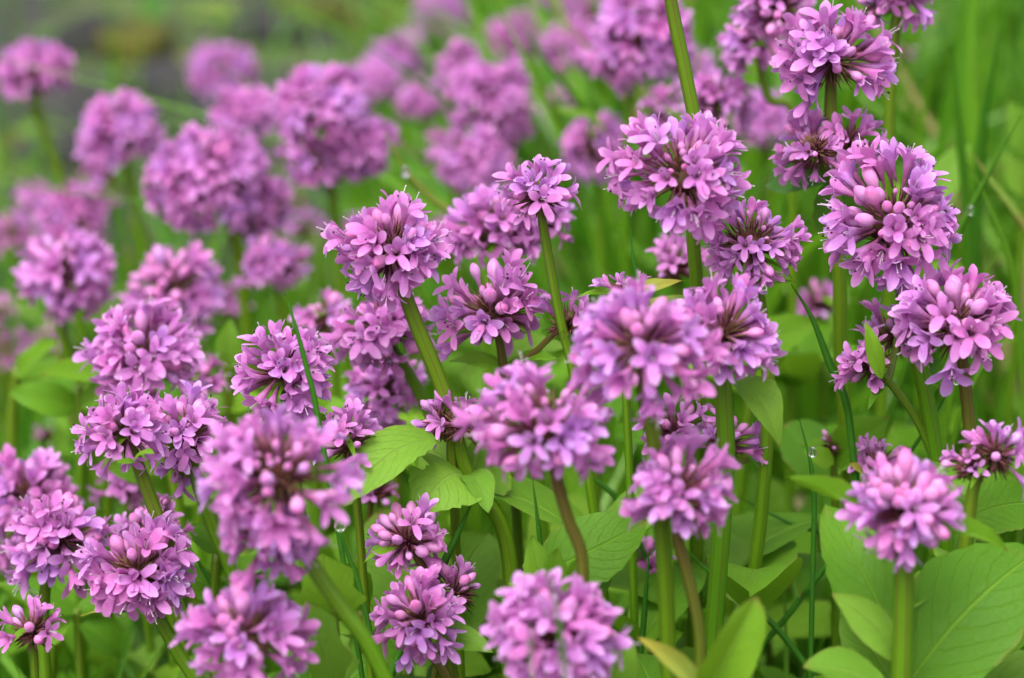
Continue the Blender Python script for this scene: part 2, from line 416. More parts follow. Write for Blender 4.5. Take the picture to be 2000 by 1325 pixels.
def leaf_mesh(B, T, width, nrm, arch=.08, fold=.18, wave=.03, teeth=0.0, lobes=0.0, seed=0, mat=None, blunt=.8, nl=18, nw=4, petiole=.12, droop=0.0, notch=0.0):
    r = random.Random(seed); ax = T-B; L = ax.length; a = ax/L
    side = a.cross(nrm).normalized(); n = side.cross(a).normalized()
    ph = r.uniform(0, 6); vs, uvs, fs = [], [], []; sway = r.uniform(-.05, .05)
    for i in range(nl+1):
        t = i/nl
        c = B + ax*t + n*(arch*L*4*t*(1-t)) - n*(droop*L*t**3) + side*(sway*L*math.sin(t*3.1))
        wd = width*.5*max(petiole*(1-t), math.sin(math.pi*min(1, t**.82*.985+.012))**blunt)
        if t > .97: wd *= .35
        for j in range(-nw, nw+1):
            u = j/nw; lr = 1.0
            if abs(j) == nw: lr = 1 + teeth*((i % 2)*2-1) + r.uniform(-.055, .045)
            if lobes: lr *= 1 - lobes*abs(math.sin(t*7.5+.4*(1 if j > 0 else -1)))*abs(u)**2
            if notch and j > 1 and .4 < t < .62: lr *= 1-notch
            ss = wd*u*lr
            vs.append(c + side*(ss*math.cos(fold*1.2)) + n*(abs(ss)*math.sin(fold*1.5) + wave*L*u*u*math.sin(t*8+ph+(1.3 if j > 0 else 0))) )
            uvs.append((u*.5+.5, t))
    s1 = 2*nw+1
    for i in range(nl):
        for j in range(s1-1): fs.append((i*s1+j, i*s1+j+1, (i+1)*s1+j+1, (i+1)*s1+j))
    return make_mesh('leaf', vs, fs, [mat or M_LEAF], None, uvs)
MATS = dict(n=M_LEAF, p=M_LEAF_PALE, y=M_LEAF_YOUNG, w=M_LEAF_YELLOW, d=M_LEAF_DEEP)
TOCAM = -FWD
# ------------------------------------------------------------------ ground
def gz(x, y): return .006*math.sin(7*x+1.3)*math.cos(5*y) + .004*math.sin(19*x+11*y) + .05*max(0, y-2.2)*.6
gx = sorted(set([-60, -30, -15, -8, -4, -2.5] + [round(-1.6+.05*i, 3) for i in range(65)] + [2.5, 4, 8, 15, 30, 60]))
gy = sorted(set([-20, -8, -3, -1] + [round(-.4+.06*i, 3) for i in range(66)] + [4, 5, 7, 10, 16, 26, 45, 90]))
gv = [(x, y, gz(x, y)) for y in gy for x in gx]; nx = len(gx)
gf = [(j*nx+i, j*nx+i+1, (j+1)*nx+i+1, (j+1)*nx+i) for j in range(len(gy)-1) for i in range(nx-1)]
k = NT('earth')
n1 = k.noise(6, 6, None, .4); n2 = k.noise(55, 5)
soil = k.ramp(n2, [(.3, (.007, .006, .008)), (.55, (.022, .019, .020)), (.75, (.055, .047, .044))])
moss = k.ramp(k.noise(160, 4), [(.3, (.03, .075, .008)), (.6, (.08, .12, .012)), (.8, (.15, .14, .025))])
k.l(k.mix(k.ramp(n1, [(.53, (0, 0, 0)), (.64, (1, 1, 1))]), soil, moss), k.p.inputs['Base Color']); k.p.inputs['Roughness'].default_value = .9
k.bump(n2, .8, .01)
tag(mesh_obj('ground', make_mesh('ground', gv, gf, [k.m])), kind='structure')

# ------------------------------------------------------------------ plants, from the photograph
GROUP = 'pink flowering plants in the meadow'
def px2m(w, k): return w*k*D0/FPX
PLANTS = []
def plant(label, k, pts, heads, leaves=(), r=1.35, red=False, lean=0.0, auto=True, bracts=0, head_top=True):
    """pts: photo pixels down the stem from its top; heads: dicts; leaves: dicts, all in photo pixels on the plant's own upright plane"""
    P0 = at(*pts[0], k); W = [P0] + [on_plane(x, y, P0, lean) for x, y in pts[1:]]
    last = W[-1]; dr = (W[-1]-W[-2]).normalized() if len(W) > 1 else V((0, 0, -1))
    if dr.z > -.3: dr = V((dr.x*.5, 0, -.8)).normalized()
    z = last.z; n_ext = 4; rx = dr.x/abs(dr.z)
    rx = max(-.9, min(.9, rx)); x, y = last.x, last.y; st = z/n_ext; W2 = list(W)
    for i in range(n_ext):
        rx *= .62; z -= st; x += rx*st; y += .02*st
        W2.append(V((x, y, z)))
    W2[-1].z = gz(W2[-1].x, W2[-1].y) - .006
    base = V((W2[-1].x, W2[-1].y, gz(W2[-1].x, W2[-1].y)))
    root = empty('flowering_plant', base); tag(root, label, 'flower', GROUP)
    pts3 = spline(W2, 6); rm = r*1e-3; nn = len(pts3)
    radii = [rm*(.72+.28*min(1, i/8))*(1+.12*i/nn) for i in range(nn)]
    me = tube_mesh('stem', [p-base for p in pts3], radii, M_STEM_RED if red else M_STEM)
    mesh_obj('stem', me, root)
    for h in heads:
        h = dict(h); hk = k + h.pop('dk', 0); cx, cy = h.pop('c'); w_ = h.pop('w'); ang = h.pop('ang', None); face = math.radians(h.pop('face', 12))
        ped = h.pop('ped', None)
        C = at(cx, cy, hk) if (hk != k or (cx, cy) == pts[0]) else on_plane(cx, cy, P0, lean)
        if ang is None:
            t2 = (W[0]-W[1]).normalized() if len(W) > 1 else V((0, 0, 1))
        else: t2 = RT*math.cos(math.radians(ang)) + UP*math.sin(math.radians(ang))
        axis = (t2*math.cos(face) + TOCAM*math.sin(face)).normalized()
        R = px2m(w_, hk)/2
        hd, core, reach = build_head(root, C, axis, R, hk, **h)
        near = min(pts3, key=lambda p: (p-C).length)
        if (near-C).length > .003:                    # a short stalk joins a side cluster to the stem
            if ped: near = on_plane(*ped, P0, lean); near = min(pts3, key=lambda p: (p-near).length)
            m_ = (near+C)/2 - V((0, 0, .0015)); q = spline([near-base, m_-base, C-base], 4)
            mesh_obj('peduncle', tube_mesh('peduncle', q, [.0007]*len(q), M_STEM_RED if red else M_STEM, 8), root)
        elif bracts or hk < 1.3:                      # small bracts under the head
            rr = random.Random(NH[0])
            for b in range(bracts or 2):
                a_ = rr.uniform(0, 6.28); dd = V((math.cos(a_), math.sin(a_), rr.uniform(-.5, .1))).normalized()
                B = C - axis*(core*.9) - base; T = B + dd*rr.uniform(.006, .011)
                mesh_obj('bract', leaf_mesh(B, T, rr.uniform(.0014, .0028), V((0, -.3, 1)), nl=6, nw=1, seed=rr.random(), mat=M_LEAF_YOUNG), root)
    for i, lf in enumerate(leaves):
        lf = dict(lf); b = lf.pop('b'); t = lf.pop('t'); wd = lf.pop('w'); m = MATS[lf.pop('m', 'n')]; kb = lf.pop('kb', 0); kt = lf.pop('kt', 0)
        up = lf.pop('up', .55); sd_ = lf.pop('sd', 0)
        ray_b = ray(*b)*(kb*D0); B = on_plane(*b, P0, lean) + ray_b; T = on_plane(*t, P0, lean) + ray(*t)*(kt*D0)
        nrm = (V((0, 0, 1))*up + TOCAM*(1-up) + RT*sd_).normalized()
        mesh_obj('leaf', leaf_mesh(B-base, T-base, px2m(wd, k), nrm, seed=len(PLANTS)*31+i, mat=m, **lf), root)
    if auto:                                          # opposite leaf pairs low on the stem
        rr = random.Random(len(PLANTS)*7+3); zt = W[0].z; a0 = rr.uniform(0, 3.14); z_ = min(last.z, zt-.07) - rr.uniform(.005, .03)
        while z_ > .012:
            p = min(pts3, key=lambda q: abs(q.z-z_)); a0 += math.pi/2 + rr.gauss(0, .25)
            L = rr.uniform(.022, .042); wv = L*rr.uniform(.42, .62)
            for sgn in (0, math.pi):
                dd = V((math.cos(a0+sgn), math.sin(a0+sgn), rr.uniform(.15, .8))).normalized()
                mesh_obj('leaf', leaf_mesh(p-base, p-base+dd*L*rr.uniform(.85, 1.1), wv, V((0, 0, 1)), arch=rr.uniform(.02, .14), fold=rr.uniform(.05, .3), nl=12, nw=3, seed=rr.random(),
                         mat=rr.choice((M_LEAF, M_LEAF, M_LEAF_YOUNG, M_LEAF_PALE)), droop=rr.uniform(0, .25)), root)
            z_ -= rr.uniform(.03, .05)
    PLANTS.append(root); return root
H = dict; Lf = dict
# --- heads in or near the plane of focus
plant('full pink head leaning on a thick arched stem with clasping chewed leaf pair', 1.0, [(767, 490), (800, 600), (868, 770), (912, 925), (975, 1015), (997, 1120), (995, 1260)],
      [H(c=(767, 490), w=228, face=22, buds=26, elong=1.02)],
      [Lf(b=(912, 935), t=(828, 868), w=165, m='p', up=.1, kb=.004, kt=.02, fold=-.05, blunt=.6, arch=-.03), Lf(b=(908, 930), t=(818, 1000), w=170, m='p', kb=-.006, kt=-.03, up=.45, arch=.25, fold=.05, blunt=.6, notch=.45, teeth=.04),
       Lf(b=(915, 935), t=(980, 900), w=130, m='p', kb=.005, kt=.02, up=.15, blunt=.6), Lf(b=(912, 930), t=(955, 1000), w=70, m='p', kt=-.03, up=.8, arch=.2, blunt=.6)], r=1.55)
plant('small tidy pink head on a slim straight ribbed stem before a darker magenta one', 1.0, [(1048, 352), (1058, 425), (1078, 540), (1098, 640), (1125, 760)], [H(c=(1048, 352), w=148, face=16, buds=14, budp=.2, hollow=.3)], r=.95)
plant('tall stem rising past an open maroon-centred pink ring, with a seedy whorl lower down', .985, [(1292, -150), (1310, 0), (1340, 150), (1358, 260), (1352, 400), (1354, 470), (1362, 570), (1368, 700), (1366, 850), (1362, 1000)],
      [H(c=(1285, -215), w=220, face=10), H(c=(1335, 345), w=252, dk=-.012, ang=95, face=45, hollow=.95, buds=8, budp=.12, hang=42, size=.88), H(c=(1298, 822), w=135, dk=.05, ang=120, face=15, hollow=.8, buds=5, ped=(1366, 870)), H(c=(1428, 842), w=120, dk=.05, ang=60, face=15, buds=8, ped=(1366, 880))],
      [Lf(b=(1366, 590), t=(1210, 600), w=30, m='w', kt=.01)], r=1.35)
plant('pale pink head topping an broken spike with two small side clusters and broad leaf', 1.04, [(1625, 118), (1622, 215), (1624, 300), (1632, 420), (1640, 560), (1642, 700), (1655, 900)],
      [H(c=(1625, 118), w=222, face=20, buds=24, budp=.2), H(c=(1563, 280), w=132, ang=150, face=20, buds=10, ped=(1625, 310)), H(c=(1676, 262), w=112, ang=45, face=15, buds=10, ped=(1625, 310)), H(c=(1590, 310), w=80, ang=-110, face=35, dk=-.01, buds=5, ped=(1625, 310))],
      [Lf(b=(1625, 345), t=(1488, 352), w=95, m='d', kt=.02, up=.3, blunt=.7, arch=.1, droop=.1), Lf(b=(1628, 345), t=(1640, 450), w=150, m='d', kb=.01, kt=.03, up=.2, blunt=.6), Lf(b=(1630, 345), t=(1720, 330), w=50, m='n', kt=.05)], r=1.45)
plant('large round pink head with green buds showing in its open centre', 1.0, [(1745, 440), (1762, 560), (1785, 660), (1808, 770), (1830, 900), (1845, 1010)], [H(c=(1745, 440), w=276, face=42, buds=34, budp=.2, hollow=.45, hang=36, size=.9)], r=1.6)
plant('broad lopsided pink head with magenta throat on a reddish stem by a bracted cluster', .985, [(1872, 650), (1882, 720), (1893, 830), (1898, 930), (1890, 1050), (1870, 1180)],
      [H(c=(1868, 640), w=245, ang=105, face=25, hollow=.6, buds=18, budp=.22, thmax=105)], r=1.3, red=True)
plant('two-part pink side cluster round an upright green bract on a thin slanting stalk', 1.02, [(1710, 725), (1735, 745), (1790, 820), (1830, 920), (1850, 1040)],
      [H(c=(1675, 705), w=128, ang=160, face=20, buds=15, ped=(1735, 745)), H(c=(1755, 640), w=95, ang=60, face=5, dk=.02, buds=12, ped=(1735, 745))],
      [Lf(b=(1722, 740), t=(1690, 628), w=34, m='y', kb=-.02, kt=-.015, up=.1), Lf(b=(1728, 742), t=(1695, 800), w=20, m='n', kt=-.02)], r=.8)
plant('sparse seeding head of small pale florets on a maroon bristly centre', 1.0, [(1465, 480), (1478, 560), (1490, 640), (1500, 720), (1498, 860), (1485, 1020), (1470, 1150)], [H(c=(1465, 478), w=190, face=35, hollow=1, buds=6, budp=.05, dens=.75, size=.74, hang=48)],
      [Lf(b=(1470, 560), t=(1555, 552), w=14, m='p')], r=1.35)
plant('vivid rose-pink head on a stout pale green stem beside a drooping folded leaf', .955, [(1412, 655), (1413, 760), (1418, 880), (1412, 1000), (1402, 1130), (1392, 1260)], [H(c=(1412, 655), w=208, face=24, buds=14, budp=.2)],
      [Lf(b=(1425, 742), t=(1518, 880), w=88, m='p', up=.75, arch=.3, fold=.3, kb=.02, kt=.0, droop=-.05)], r=1.75)
plant('round soft pink head crowded against a rose-pink neighbour, on a short brownish stem', .9, [(1255, 680), (1262, 770), (1280, 880), (1290, 1000), (1300, 1150)], [H(c=(1255, 680), w=246, face=30, buds=20, budp=.22)], r=1.45)
plant('loose pink head with maroon stalks in view on a slender bent brown stem', .9, [(1068, 842), (1088, 940), (1112, 1020), (1135, 1080), (1140, 1170)], [H(c=(1068, 842), w=275, ang=98, face=38, hollow=.75, buds=14, budp=.28, dens=.85, hang=46, size=.92)], r=1.05, red=True)
plant('large elongated head with a red-brown hollow top above a lobed bright green leaf', .885, [(540, 940), (600, 1085), (665, 1185), (740, 1300)], [H(c=(540, 928), w=285, ang=98, face=46, hollow=.86, buds=4, budp=.3, hang=52, thmax=120, size=.9, dens=1.1), H(c=(525, 1045), w=190, ang=-80, face=30, buds=5, budp=.2, dens=.6)], r=1.35)
plant('small flat-topped pink head on a curved red-brown stem beside a stout pale stem', .905, [(1325, 960), (1322, 1040), (1345, 1130), (1365, 1230), (1368, 1330)], [H(c=(1325, 962), w=214, face=12, buds=26, budp=.2, dens=.8)], r=1.05, red=True)
plant('budded head on a straight thick green stem between two folded green bracts', .9, [(1765, 995), (1766, 1100), (1764, 1220), (1760, 1340)], [H(c=(1765, 992), w=220, face=42, buds=60, budp=.35, hollow=0, dens=1.25)],
      [Lf(b=(1735, 1000), t=(1535, 930), w=75, m='y', kb=.01, kt=.01, up=.6, fold=.8, arch=-.06), Lf(b=(1800, 1030), t=(1968, 1078), w=78, m='y', kb=.01, kt=.0, up=.5, fold=.75, arch=.1),
       Lf(b=(1755, 1290), t=(1622, 1160), w=82, m='p', kb=.005, kt=.01, up=.4, fold=.1), Lf(b=(1755, 1260), t=(1612, 985), w=150, m='n', kb=.02, kt=.06, up=.3, blunt=.7, fold=.08),
       Lf(b=(1770, 1340), t=(2030, 1075), w=250, m='n', kb=.02, kt=.05, up=.35, blunt=.6, fold=.12, wave=.02), Lf(b=(1775, 1190), t=(1838, 1112), w=62, m='p', kb=.03, kt=.06, up=.5),
       Lf(b=(1750, 1345), t=(1650, 1195), w=130, m='p', kb=.04, kt=.06, up=.3, blunt=.6), Lf(b=(1730, 1350), t=(1568, 1305), w=110, m='p', kb=-.005, kt=-.01, up=.7, blunt=.6)], r=1.85)
plant('dense pink head in crisp view with a narrow brown bract hanging beneath it', .995, [(272, 1118), (305, 1195), (345, 1270), (395, 1360)], [H(c=(272, 1118), w=214, face=24, buds=24, budp=.18)],
      [Lf(b=(262, 1195), t=(155, 1203), w=10, m='w')], r=1.3)
plant('small pale pink head with a yellow-green bract under it on a tall ribbed stem', .99, [(245, 845), (272, 915), (315, 1030), (350, 1120), (395, 1230), (430, 1340)], [H(c=(243, 845), w=160, face=15, buds=24, budp=.25)],
      [Lf(b=(262, 900), t=(302, 885), w=26, m='y', kb=-.02, kt=-.03, up=.6), Lf(b=(265, 905), t=(225, 905), w=22, m='y', kb=-.02, kt=-.03, up=.6)], r=1.35)
plant('magenta head of few open florets and round buds pressed beside a small pale one', 1.03, [(362, 850), (385, 940), (420, 1040), (455, 1130)], [H(c=(362, 850), w=158, face=20, hollow=.5, buds=12, budp=.25, dens=.8), H(c=(350, 920), w=110, ang=-100, face=20, buds=4, dens=.7)], r=1.35)
plant('pale lilac head of wide open florets low among the stems by lobed leaves', .9, [(475, 1240), (488, 1340), (500, 1450)], [H(c=(475, 1240), w=222, face=26, buds=24, budp=.22)], r=1.3)
plant('dense spiky pink head crossed by thin soft grass blades', .88, [(1085, 1245), (1090, 1350), (1095, 1450)], [H(c=(1085, 1248), w=250, face=25, buds=20, budp=.16, dens=1.25)], r=1.3)
plant('half-budded loose cluster with plump buds on a dark maroon stem', 1.0, [(797, 1065), (828, 1110), (850, 1170), (870, 1240)], [H(c=(795, 1058), w=158, ang=110, face=12, buds=48, budp=.42, dens=.75)], r=1.0, red=True)
plant('small side sprig of three florets over a dark red stalk by the half-budded cluster', 1.01, [(900, 1150), (880, 1190), (865, 1240)], [H(c=(898, 1138), w=100, ang=60, face=5, buds=20, thmax=80)], r=.7, red=True)
plant('dark-anthered pink head on a brown stem, a pale leaf spreading from beneath it', .985, [(820, 1210), (842, 1275), (885, 1350)], [H(c=(820, 1208), w=180, face=22, buds=26, budp=.25, dens=.85)],
      [Lf(b=(850, 1240), t=(962, 1275), w=68, m='p', kb=.01, kt=.0, up=.6, arch=.1)], r=1.0, red=True)
plant('bright pink head crossed by one thin dark grass blade', 1.0, [(553, 728), (562, 820), (575, 930), (590, 1040)], [H(c=(553, 728), w=184, face=20, buds=12, budp=.1)], r=1.2)
plant('loose side cluster with green centre and a leafy bract collar, a small cluster branching off', 1.035, [(968, 620), (982, 705), (992, 770), (1000, 860)],
      [H(c=(965, 615), w=218, ang=98, face=8, buds=20, budp=.25, hollow=.55, dens=.7), H(c=(1116, 612), w=108, ang=75, face=5, dk=-.01, buds=18, dens=.7, ped=(990, 730))],
      [Lf(b=(985, 712), t=(878, 705), w=38, m='y', kt=.01), Lf(b=(988, 708), t=(1120, 676), w=62, m='p', kb=.02, kt=.05, up=.6), Lf(b=(990, 712), t=(1090, 700), w=30, m='y', kt=-.01)], r=1.0, red=True)
plant('lower pink head tucked directly under a larger leaning one, its stem slanting out', 1.07, [(745, 645), (792, 720), (830, 790), (870, 900)], [H(c=(745, 642), w=198, face=18, buds=10, budp=.15)], r=1.2)
plant('dim pink head with closed buds hanging lowest in a column of three heads', 1.12, [(752, 760), (765, 850), (775, 950)], [H(c=(752, 760), w=142, face=18, buds=28, budp=.3)], r=1.1)
plant('dark magenta head with a shadowed centre behind a small tidy pink one', 1.11, [(978, 445), (1000, 540), (1020, 650)], [H(c=(972, 448), w=190, ang=95, face=18, hollow=.5, buds=10), H(c=(1080, 410), w=110, dk=.01, ang=40, face=10)], r=1.2)
plant('tiny sparse pink cluster low down beside a blurred stem', .99, [(60, 1218), (66, 1270), (70, 1350)], [H(c=(60, 1215), w=104, face=10, buds=30, dens=.8)], r=.75)
plant('few-flowered pink clusters sitting in a leaf axil on a ribbed upright stem', .955, [(1925, 905), (1900, 960), (1888, 1050), (1870, 1180), (1855, 1300)],
      [H(c=(1962, 868), w=115, ang=45, face=5, buds=15, dens=.7, ped=(1905, 930)), H(c=(1882, 908), w=72, ang=170, face=15, buds=4, ped=(1905, 930)), H(c=(1935, 915), w=46, ang=-60, face=20, buds=60, ped=(1905, 930))],
      [Lf(b=(1892, 1010), t=(2020, 985), w=130, m='n', kb=.02, kt=.03, up=.35, blunt=.6, arch=.16), Lf(b=(1896, 985), t=(1820, 900), w=60, m='p', kb=.02, kt=.06, up=.4)], r=1.35)
plant('small pink cluster peeping over a broad pale green leaf', 1.0, [(680, 850), (690, 920), (700, 1010)], [H(c=(676, 848), w=118, face=20, buds=12)], r=.8)
plant('sparse upright florets and maroon buds behind a thick arched stem, above a broad drooping leaf', 1.02, [(890, 815), (880, 860), (885, 950), (890, 1050)],
      [H(c=(850, 815), w=80, ang=150, face=10, buds=10, dens=.8, ped=(880, 860)), H(c=(905, 805), w=118, ang=85, face=5, buds=15, hollow=.4, dens=.7, thmax=85, ped=(880, 860))],
      [Lf(b=(850, 855), t=(668, 992), w=112, m='p', kb=-.01, kt=-.04, up=.6, arch=.16, fold=.15, wave=.025, teeth=.03)], r=.9)
plant('lone floret pair beside a yellowing curled bract tip', 1.0, [(1212, 570), (1215, 640), (1218, 720), (1225, 820)], [H(c=(1212, 562), w=70, ang=100, face=5, buds=5, dens=.7, thmax=70)],
      [Lf(b=(1214, 612), t=(1338, 548), w=36, m='w', kb=-.01, kt=-.02, up=.6, arch=.16)], r=.8)
plant('small dim magenta sprig crossed by a grass blade below a flat-topped head', 1.1, [(1262, 1095), (1268, 1150), (1272, 1230)], [H(c=(1262, 1100), w=84, face=10, buds=10)], r=.7)
plant('dim magenta sprig on a reddish stalk under a broad drooping leaf', 1.1, [(732, 950), (722, 1010), (725, 1080)], [H(c=(735, 950), w=70, face=10, buds=20)], r=.7, red=True)
plant('bright magenta cluster half hidden under an open maroon-centred ring', 1.12, [(1318, 505), (1322, 560), (1330, 650)], [H(c=(1318, 505), w=84, face=15, buds=8)], r=.8)
plant('fading purple sprig in pale leaves behind the budded head', 1.05, [(1715, 895), (1712, 950), (1715, 1040)], [H(c=(1715, 892), w=88, ang=90, face=15, buds=15)], [Lf(b=(1710, 960), t=(1660, 905), w=40, m='w', kt=-.01), Lf(b=(1712, 1000), t=(1640, 1090), w=90, m='n', kb=.02, kt=.03)], r=.8)
plant('tight unopened reddish bud cluster nested in young green leaves', 1.08, [(1628, 865), (1630, 920), (1632, 1000)], [H(c=(1628, 862), w=44, face=20, buds=90, dens=.8)],
      [Lf(b=(1630, 905), t=(1738, 815), w=88, m='n', kb=.0, kt=-.01, up=.3), Lf(b=(1628, 905), t=(1570, 880), w=44, m='y', kb=-.01, kt=-.01, up=.4), Lf(b=(1630, 905), t=(1650, 830), w=40, m='y', kb=.01, kt=.01), Lf(b=(1620, 930), t=(1530, 830), w=120, m='n', kb=.03, kt=.05, up=.3, blunt=.6)], r=.9)
plant('rounded pink head slightly soft, its spiky rim catching light above a magenta pair', 1.1, [(282, 700), (300, 790), (330, 900), (350, 1000)], [H(c=(280, 698), w=214, face=22, buds=18, hollow=.2, budp=.2), H(c=(392, 720), w=115, dk=.08, ang=60, face=10)], r=1.2)
plant('dusky pink head with dark green-maroon heart overlapping a paler head', 1.06, [(112, 1062), (90, 1140), (85, 1230), (90, 1330)], [H(c=(112, 1052), w=200, ang=95, face=20, hollow=.55, buds=22, budp=.25)], r=1.2)
plant('paler pink head half behind a dusky one with a dark heart', 1.15, [(62, 975), (60, 1080), (65, 1180)], [H(c=(62, 972), w=196, face=20, buds=15), H(c=(15, 1070), w=90, dk=.02, ang=180, face=5)], r=1.2)
plant('ring of small buds half hidden behind a crisp dense head and ribbed stem', 1.07, [(300, 1020), (320, 1090), (345, 1180)], [H(c=(270, 1020), w=135, ang=120, face=15, buds=30, budp=.35), H(c=(345, 1050), w=66, dk=-.02, ang=20, face=10, buds=50), H(c=(318, 985), w=60, ang=60, face=10, buds=60)], r=1.0)
plant('soft pink florets glimpsed between two stems under a small pale head', 1.17, [(250, 930), (262, 1010), (275, 1100)], [H(c=(248, 930), w=110, face=15, buds=10)], r=.9)
# --- softer heads behind
plant('soft pink head on a long straight stem, pale streak of grass beside it', 1.28, [(125, 535), (118, 630), (145, 740), (165, 850)], [H(c=(125, 535), w=196, face=22, buds=14, hollow=.3, budp=.2)], r=1.3)
plant('flattened round pink head packed with buds above a spiky crisp one', 1.27, [(335, 570), (345, 650), (360, 750)], [H(c=(335, 568), w=196, face=30, buds=36, budp=.3)], r=1.3)
plant('short dim cluster of pinched florets on a bent mauve stalk among blurred stems', 1.33, [(530, 520), (548, 600), (560, 700)], [H(c=(530, 516), w=112, face=10, buds=15, dens=.8), H(c=(575, 520), w=60, ang=20, face=5, buds=5)], r=.9)
plant('small blurred pink head beside the base of a large leaning head', 1.2, [(640, 605), (650, 690), (660, 800)], [H(c=(638, 605), w=96, face=15, buds=14)], r=.9)
plant('big blurred pink head with purple shade in its middle on a thick soft stem', 1.36, [(412, 365), (455, 455), (475, 580), (490, 720)], [H(c=(408, 360), w=238, ang=100, face=22, hollow=.3, buds=10, budp=.2), H(c=(500, 400), w=130, dk=.02, ang=0, face=10)], r=1.5)
plant('tall blurred double head with a shadowed notch and hanging lower florets', 1.38, [(635, 225), (642, 330), (655, 430), (665, 540)], [H(c=(632, 218), w=190, ang=92, face=18, hollow=.7, buds=8), H(c=(712, 290), w=120, ang=-10, face=15, buds=5), H(c=(580, 325), w=105, ang=200, face=15, dk=-.01, buds=5), H(c=(655, 310), w=110, ang=-90, face=45, buds=8)], r=1.3)
plant('blurred pink head on a browned stem between two larger ones', 1.48, [(480, 232), (512, 290), (535, 380), (548, 480)], [H(c=(478, 232), w=142, face=15, buds=12)], r=1.1)
plant('blurred pale head standing on a long yellow-green stem against dark earth', 1.55, [(70, 160), (75, 225), (118, 350), (130, 440)], [H(c=(70, 150), w=150, ang=100, face=10, hollow=.3, buds=10, thmax=105)], [Lf(b=(75, 235), t=(55, 210), w=26, m='p')], r=1.5)
plant('blurred round head over two yellowish stems at the edge of the dark earth', 1.48, [(235, 268), (252, 345), (278, 470), (290, 560)], [H(c=(235, 265), w=168, face=18, buds=14), H(c=(190, 355), w=88, dk=.06, ang=200, face=10)], r=1.35)
plant('lone smooth blurred head standing apart against the dark earth', 1.85, [(435, 150), (450, 220), (465, 300)], [H(c=(435, 143), w=122, ang=80, face=12, buds=10, dens=1.2, elong=1.05)], r=1.1)
plant('soft broad head low beneath a rounder one, above a soft long-stemmed head', 1.58, [(148, 425), (155, 500), (165, 600)], [H(c=(146, 420), w=138, face=15, buds=12)], r=1.1)
plant('tall blurred pair of heads stacked over dark magenta lower florets', 1.48, [(965, 185), (985, 270), (1000, 380)], [H(c=(962, 190), w=176, ang=95, face=20, hollow=.4, buds=8), H(c=(975, 235), w=110, ang=-80, face=30, buds=5), H(c=(895, 130), w=95, dk=.08, ang=140, face=10)], r=1.2)
plant('soft head with wide pale florets beside a tall bare stem', 1.33, [(1255, 85), (1232, 170), (1225, 280), (1222, 400)], [H(c=(1255, 78), w=212, ang=85, face=22, buds=14, budp=.2), H(c=(1195, 140), w=90, ang=200, face=10, buds=5)], r=1.2)
plant('dull magenta head split by a dark gap under a slender pale leaf', 1.36, [(1162, 295), (1168, 370), (1175, 480)], [H(c=(1162, 292), w=138, face=10, buds=8, hollow=.6)], [Lf(b=(1185, 258), t=(1082, 215), w=36, m='p', kb=-.02, kt=-.03, up=.7)], r=1.1)
plant('loose pink clusters with plump buds just behind an open maroon-centred ring', 1.22, [(1410, 215), (1430, 330), (1440, 450)], [H(c=(1405, 200), w=130, ang=100, face=12, buds=22, budp=.3), H(c=(1290, 205), w=96, dk=.08, ang=120, face=15)], r=1.1)
plant('blurred pink head behind loose budded clusters, next to an broken spike', 1.42, [(1490, 240), (1500, 330), (1505, 440)], [H(c=(1488, 238), w=124, face=15, buds=12)], r=1.1)
plant('soft head behind an broken spike, holding a pointed green leaf', 1.2, [(1480, 95), (1500, 190), (1545, 210), (1548, 330)], [H(c=(1468, 88), w=130, ang=110, face=12, buds=10), H(c=(1520, 20), w=150, ang=90, face=12, dk=-.06, buds=8)], [Lf(b=(1512, 105), t=(1462, 92), w=24, m='y', kb=-.03, kt=-.05)], r=1.1)
plant('pink head cut by the picture edge on a dark stem among tall grass', 1.1, [(1765, -25), (1748, 60), (1738, 200), (1734, 400), (1735, 580), (1722, 780), (1715, 950)], [H(c=(1762, -30), w=150, face=8, buds=8), H(c=(1700, 5), w=70, ang=190, face=10)], r=1.4)
plant('soft pink florets between a stout stem and a two-part side cluster', 1.28, [(1598, 580), (1602, 660), (1606, 760)], [H(c=(1596, 575), w=96, face=12, buds=10)], r=1.0)
plant('soft pale head behind the dark magenta head', 1.42, [(930, 325), (938, 430), (945, 520)], [H(c=(928, 322), w=138, face=15, buds=12)], r=1.1)
# --- far, much blurred heads that only their place tells apart
FARS = [('faded far head, one of three clustered before the mossy ground', [((772, 118), 1.9, 112), ((728, 165), 1.85, 104), ((822, 200), 1.72, 92)]),
        ('far blurred pink head standing alone against ochre moss', [((860, 25), 2.15, 108)]),
        ('far blurred pink head rising straight behind the tall stacked pair', [((1003, 75), 1.85, 108)]),
        ('far blurred head crowding behind the soft head with wide pale florets', [((1085, 12), 1.85, 96), ((1112, 100), 1.65, 124), ((1165, 30), 1.8, 90), ((1090, 190), 1.75, 70)]),
        ('blurred pink head behind the tall bare stem', [((1345, 120), 1.5, 90)]),
        ('small blurred head next to the soft broad low one by dark earth', [((65, 378), 1.7, 76), ((18, 442), 1.6, 84)]),
        ('small soft sprig glimpsed behind the dark magenta head', [((875, 280), 1.6, 62), ((868, 452), 1.5, 76)]),
        ('tiny soft sprig among green stems under the tall blurred double head', [((590, 440), 1.6, 62), ((690, 440), 1.6, 50)]),
        ('dim soft head just behind the flattened head packed with buds', [((446, 590), 1.45, 84)]),
        ('tiny dim head low beside the long straight stem of a soft head', [((20, 680), 1.5, 58), ((92, 662), 1.55, 52), ((-5, 600), 1.5, 60)]),
        ('single tiny dim pink bud head alone in the tall grass', [((1765, 95), 1.5, 34)]), ('single tiny dim bud head alone in the soft green below soft heads', [((85, 845), 1.35, 30)])]
